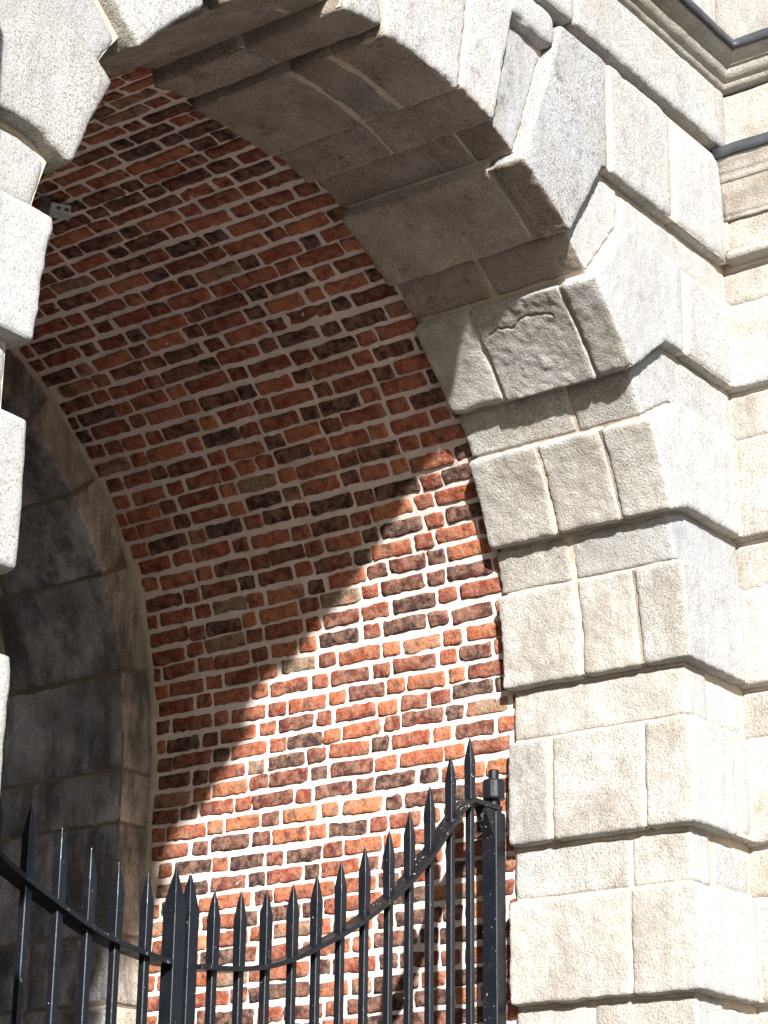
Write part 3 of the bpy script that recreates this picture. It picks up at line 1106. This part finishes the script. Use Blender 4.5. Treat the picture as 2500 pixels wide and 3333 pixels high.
def leaf(label, bars, rail, stile_x, stile_w, stile_tip, post_x):
    t = thing('iron_gate_leaf', label, 'gate', W((stile_x + post_x) / 2, YG, -ZG), 'leaves of the spiked iron gate')
    for i, (x, zt) in enumerate(bars):
        zr = interp(rail, x)
        w, w2 = 0.033, 0.041
        dx = random.uniform(-0.002, 0.002)
        b = bevelled('bar', *box(x - w / 2 + dx, x + w / 2 + dx, YG - w / 2, YG + w / 2, ZLOW, zr + 0.002), M_PAINT, t)
        zs = min(zt - 0.115, zt - 0.05)
        if zs < zr + 0.02:
            zs = zr + 0.02
        v, f = spear(x + dx, w, w2, zt, zs, zr - 0.012)
        bend = random.uniform(-0.012, 0.012)
        z0 = U * (zr + ZG)
        v = [(p[0] + bend * (p[2] - z0), p[1] + 0.7 * bend * (p[2] - z0), p[2]) for p in v]
        sp = bevelled('spearhead', v, f, M_PAINT, b, 0.0018)
    v, f = ribbon(smooth_rail(rail), 0.045, 0.020)
    bevelled('top_rail', v, f, M_RAIL, t, 0.001)
    # meeting stile with its point
    h = stile_w / 2
    st = bevelled('meeting_stile', *box(stile_x - h, stile_x + h, YG - h, YG + h, ZLOW, -1.40), M_PAINT, t, 0.002)
    v, f = [], []
    for ww, z in [(stile_w * 1.04, -1.425), (stile_w * 1.04, -1.405), (stile_w * 0.45, -1.30), (0.008, stile_tip)]:
        q = ww / 2
        v += [W(stile_x - q, YG - q, z), W(stile_x + q, YG - q, z), W(stile_x + q, YG + q, z), W(stile_x - q, YG + q, z)]
    for i in range(3):
        for k in range(4):
            f.append((i * 4 + k, i * 4 + (k + 1) % 4, (i + 1) * 4 + (k + 1) % 4, (i + 1) * 4 + k))
    f += [(3, 2, 1, 0), (12, 13, 14, 15)]
    bevelled('spearhead', v, f, M_PAINT, st, 0.001)
    # heel post with gusset, neck, collar and pin
    h = 0.041
    sgn = 1 if post_x > stile_x else -1
    po = bevelled('heel_post', *box(post_x - h, post_x + h, YG - h, YG + h, ZLOW, -0.60), M_PAINT, t, 0.003)
    xa = rail[-1][0] if sgn > 0 else rail[-1][0]
    # level end of the rail and the splayed gusset under it
    bevelled('rail_end', *box(min(xa - 0.004 * sgn, post_x + 0.02 * sgn), max(xa - 0.004 * sgn, post_x + 0.02 * sgn), YG - 0.038, YG + 0.038, -0.590, -0.566), M_RAIL, t, 0.001)
    gx0, gx1 = post_x - h * sgn, post_x - (h + 0.085) * sgn
    v = []
    for y in (YG - 0.030, YG + 0.030):
        v += [W(gx0 + 0.004 * sgn, y, -0.588), W(gx1, y, -0.588), W(gx0 + 0.004 * sgn, y, -0.735)]
    bevelled('gusset', v, [(0, 1, 2), (5, 4, 3), (0, 3, 4, 1), (1, 4, 5, 2), (2, 5, 3, 0)], M_RAIL, t, 0.001)

    def lathe(name, prof, mat, par):
        n = 20
        v, f = [], []
        for r_, z in prof:
            for k in range(n):
                a = 2 * math.pi * k / n
                v.append(W(post_x + r_ * math.cos(a), YG + r_ * math.sin(a), z))
        for i in range(len(prof) - 1):
            for k in range(n):
                f.append((i * n + k, i * n + (k + 1) % n, (i + 1) * n + (k + 1) % n, (i + 1) * n + k))
        f.append(tuple(range(n - 1, -1, -1)))
        f.append(tuple((len(prof) - 1) * n + k for k in range(n)))
        return bevelled(name, v, f, mat, par, 0)
    lathe('neck', [(0.040, -0.602), (0.036, -0.585), (0.024, -0.565), (0.024, -0.52)], M_PAINT, t)
    lathe('hinge_collar', [(0.030, -0.533), (0.052, -0.533), (0.054, -0.525), (0.054, -0.448), (0.050, -0.438), (0.026, -0.436)], M_PAINT, t)
    lathe('hinge_pin', [(0.026, -0.438), (0.026, -0.392), (0.022, -0.386), (0.008, -0.385)], M_PAINT, t)
    # lower rails, below the picture
    for z in (-3.1, -ZG + 0.2):
        bevelled('lower_rail', *box(min(stile_x, post_x), max(stile_x, post_x), YG - 0.03, YG + 0.03, z, z + 0.03), M_PAINT, t)
    return t


leaf('right leaf of the black iron gate, its rail sweeping up to the stone jamb', RIGHT, RAILR, -2.238, 0.058, -1.255, -0.045)
leaf('left leaf of the black iron gate, standing before the dark far arch', LEFT, sorted(RAILL, reverse=True), -2.325, 0.066, -1.250, -4.36 + 0.03)

# ------------------------------------------------------------------ steel bracket and cable under the crown of the vault
br = thing('wall_bracket', 'small bright steel bracket with two bolts fixed to the brick vault', 'bracket', W(-1.99, 2.35, 2.20))


def tube(pts, r, n=8):
    v, f = [], []
    P = [Vector(W(*p)) for p in pts]
    for i, p in enumerate(P):
        d = (P[min(i + 1, len(P) - 1)] - P[max(i - 1, 0)]).normalized()
        a = d.orthogonal().normalized()
        b = d.cross(a)
        for k in range(n):
            t = 2 * math.pi * k / n
            v.append(tuple(p + r * (math.cos(t) * a + math.sin(t) * b)))
    for i in range(len(P) - 1):
        for k in range(n):
            f.append((i * n + k, i * n + (k + 1) % n, (i + 1) * n + (k + 1) % n, (i + 1) * n + k))
    f.append(tuple(range(n)))
    f.append(tuple((len(P) - 1) * n + k for k in range(n)))
    return v, f




def slab(outline, z0, z1):
    n = len(outline)
    v = [W(x, y, z0) for x, y in outline] + [W(x, y, z1) for x, y in outline]
    f = [tuple(range(n))[::-1], tuple(range(n, 2 * n))] + [(i, (i + 1) % n, n + (i + 1) % n, n + i) for i in range(n)]
    return v, f


bevelled('plate', *slab([(-2.035, 2.345), (-1.951, 2.292), (-1.898, 2.352), (-1.985, 2.405)], 2.236, 2.244), M_GALV, br, 0.001)
bevelled('housing', *slab([(-2.083, 2.372), (-2.038, 2.346), (-1.990, 2.404), (-2.030, 2.430)], 2.204, 2.262), M_DULL, br, 0.001)
bevelled('flange', *slab([(-1.985, 2.408), (-1.896, 2.355), (-1.893, 2.361), (-1.982, 2.414)], 2.205, 2.244), M_GALV, br, 0.001)
for bx, by in ((-1.982, 2.345), (-1.945, 2.326)):
    v, f = tube([(bx, by, 2.237), (bx, by, 2.227)], 0.0105, 12)
    link_mesh('bolt', v, f, M_DULL, br, smooth=False)
cb = thing('yellow_cable', 'thin yellow and black cable dangling from the vault beside the steel bracket', 'cable', W(-2.2, 2.2, 2.25))
pts = [(-2.27, 2.06, 2.266), (-2.244, 2.147, 2.258), (-2.215, 2.24, 2.252), (-2.191, 2.326, 2.250), (-2.15, 2.385, 2.254), (-2.109, 2.433, 2.262)]
v, f = tube(pts, 0.0034)
link_mesh('sheath', v, f, M_YELLOW, cb)
v, f = tube([(x - 0.004, y + 0.012, z + 0.004) for x, y, z in pts], 0.0034)
link_mesh('lead', v, f, M_BLACK, cb)

# ------------------------------------------------------------------ street
v = [W(-300, -300, -ZG), W(300, -300, -ZG), W(300, 300, -ZG), W(-300, 300, -ZG)]
o = link_mesh('pavement', v, [(0, 1, 2, 3)], M_PAVE, smooth=False)
o['kind'] = 'structure'
o['label'] = 'pale stone paving in front of and under the arch'

bpy.data.objects.remove(TMP)
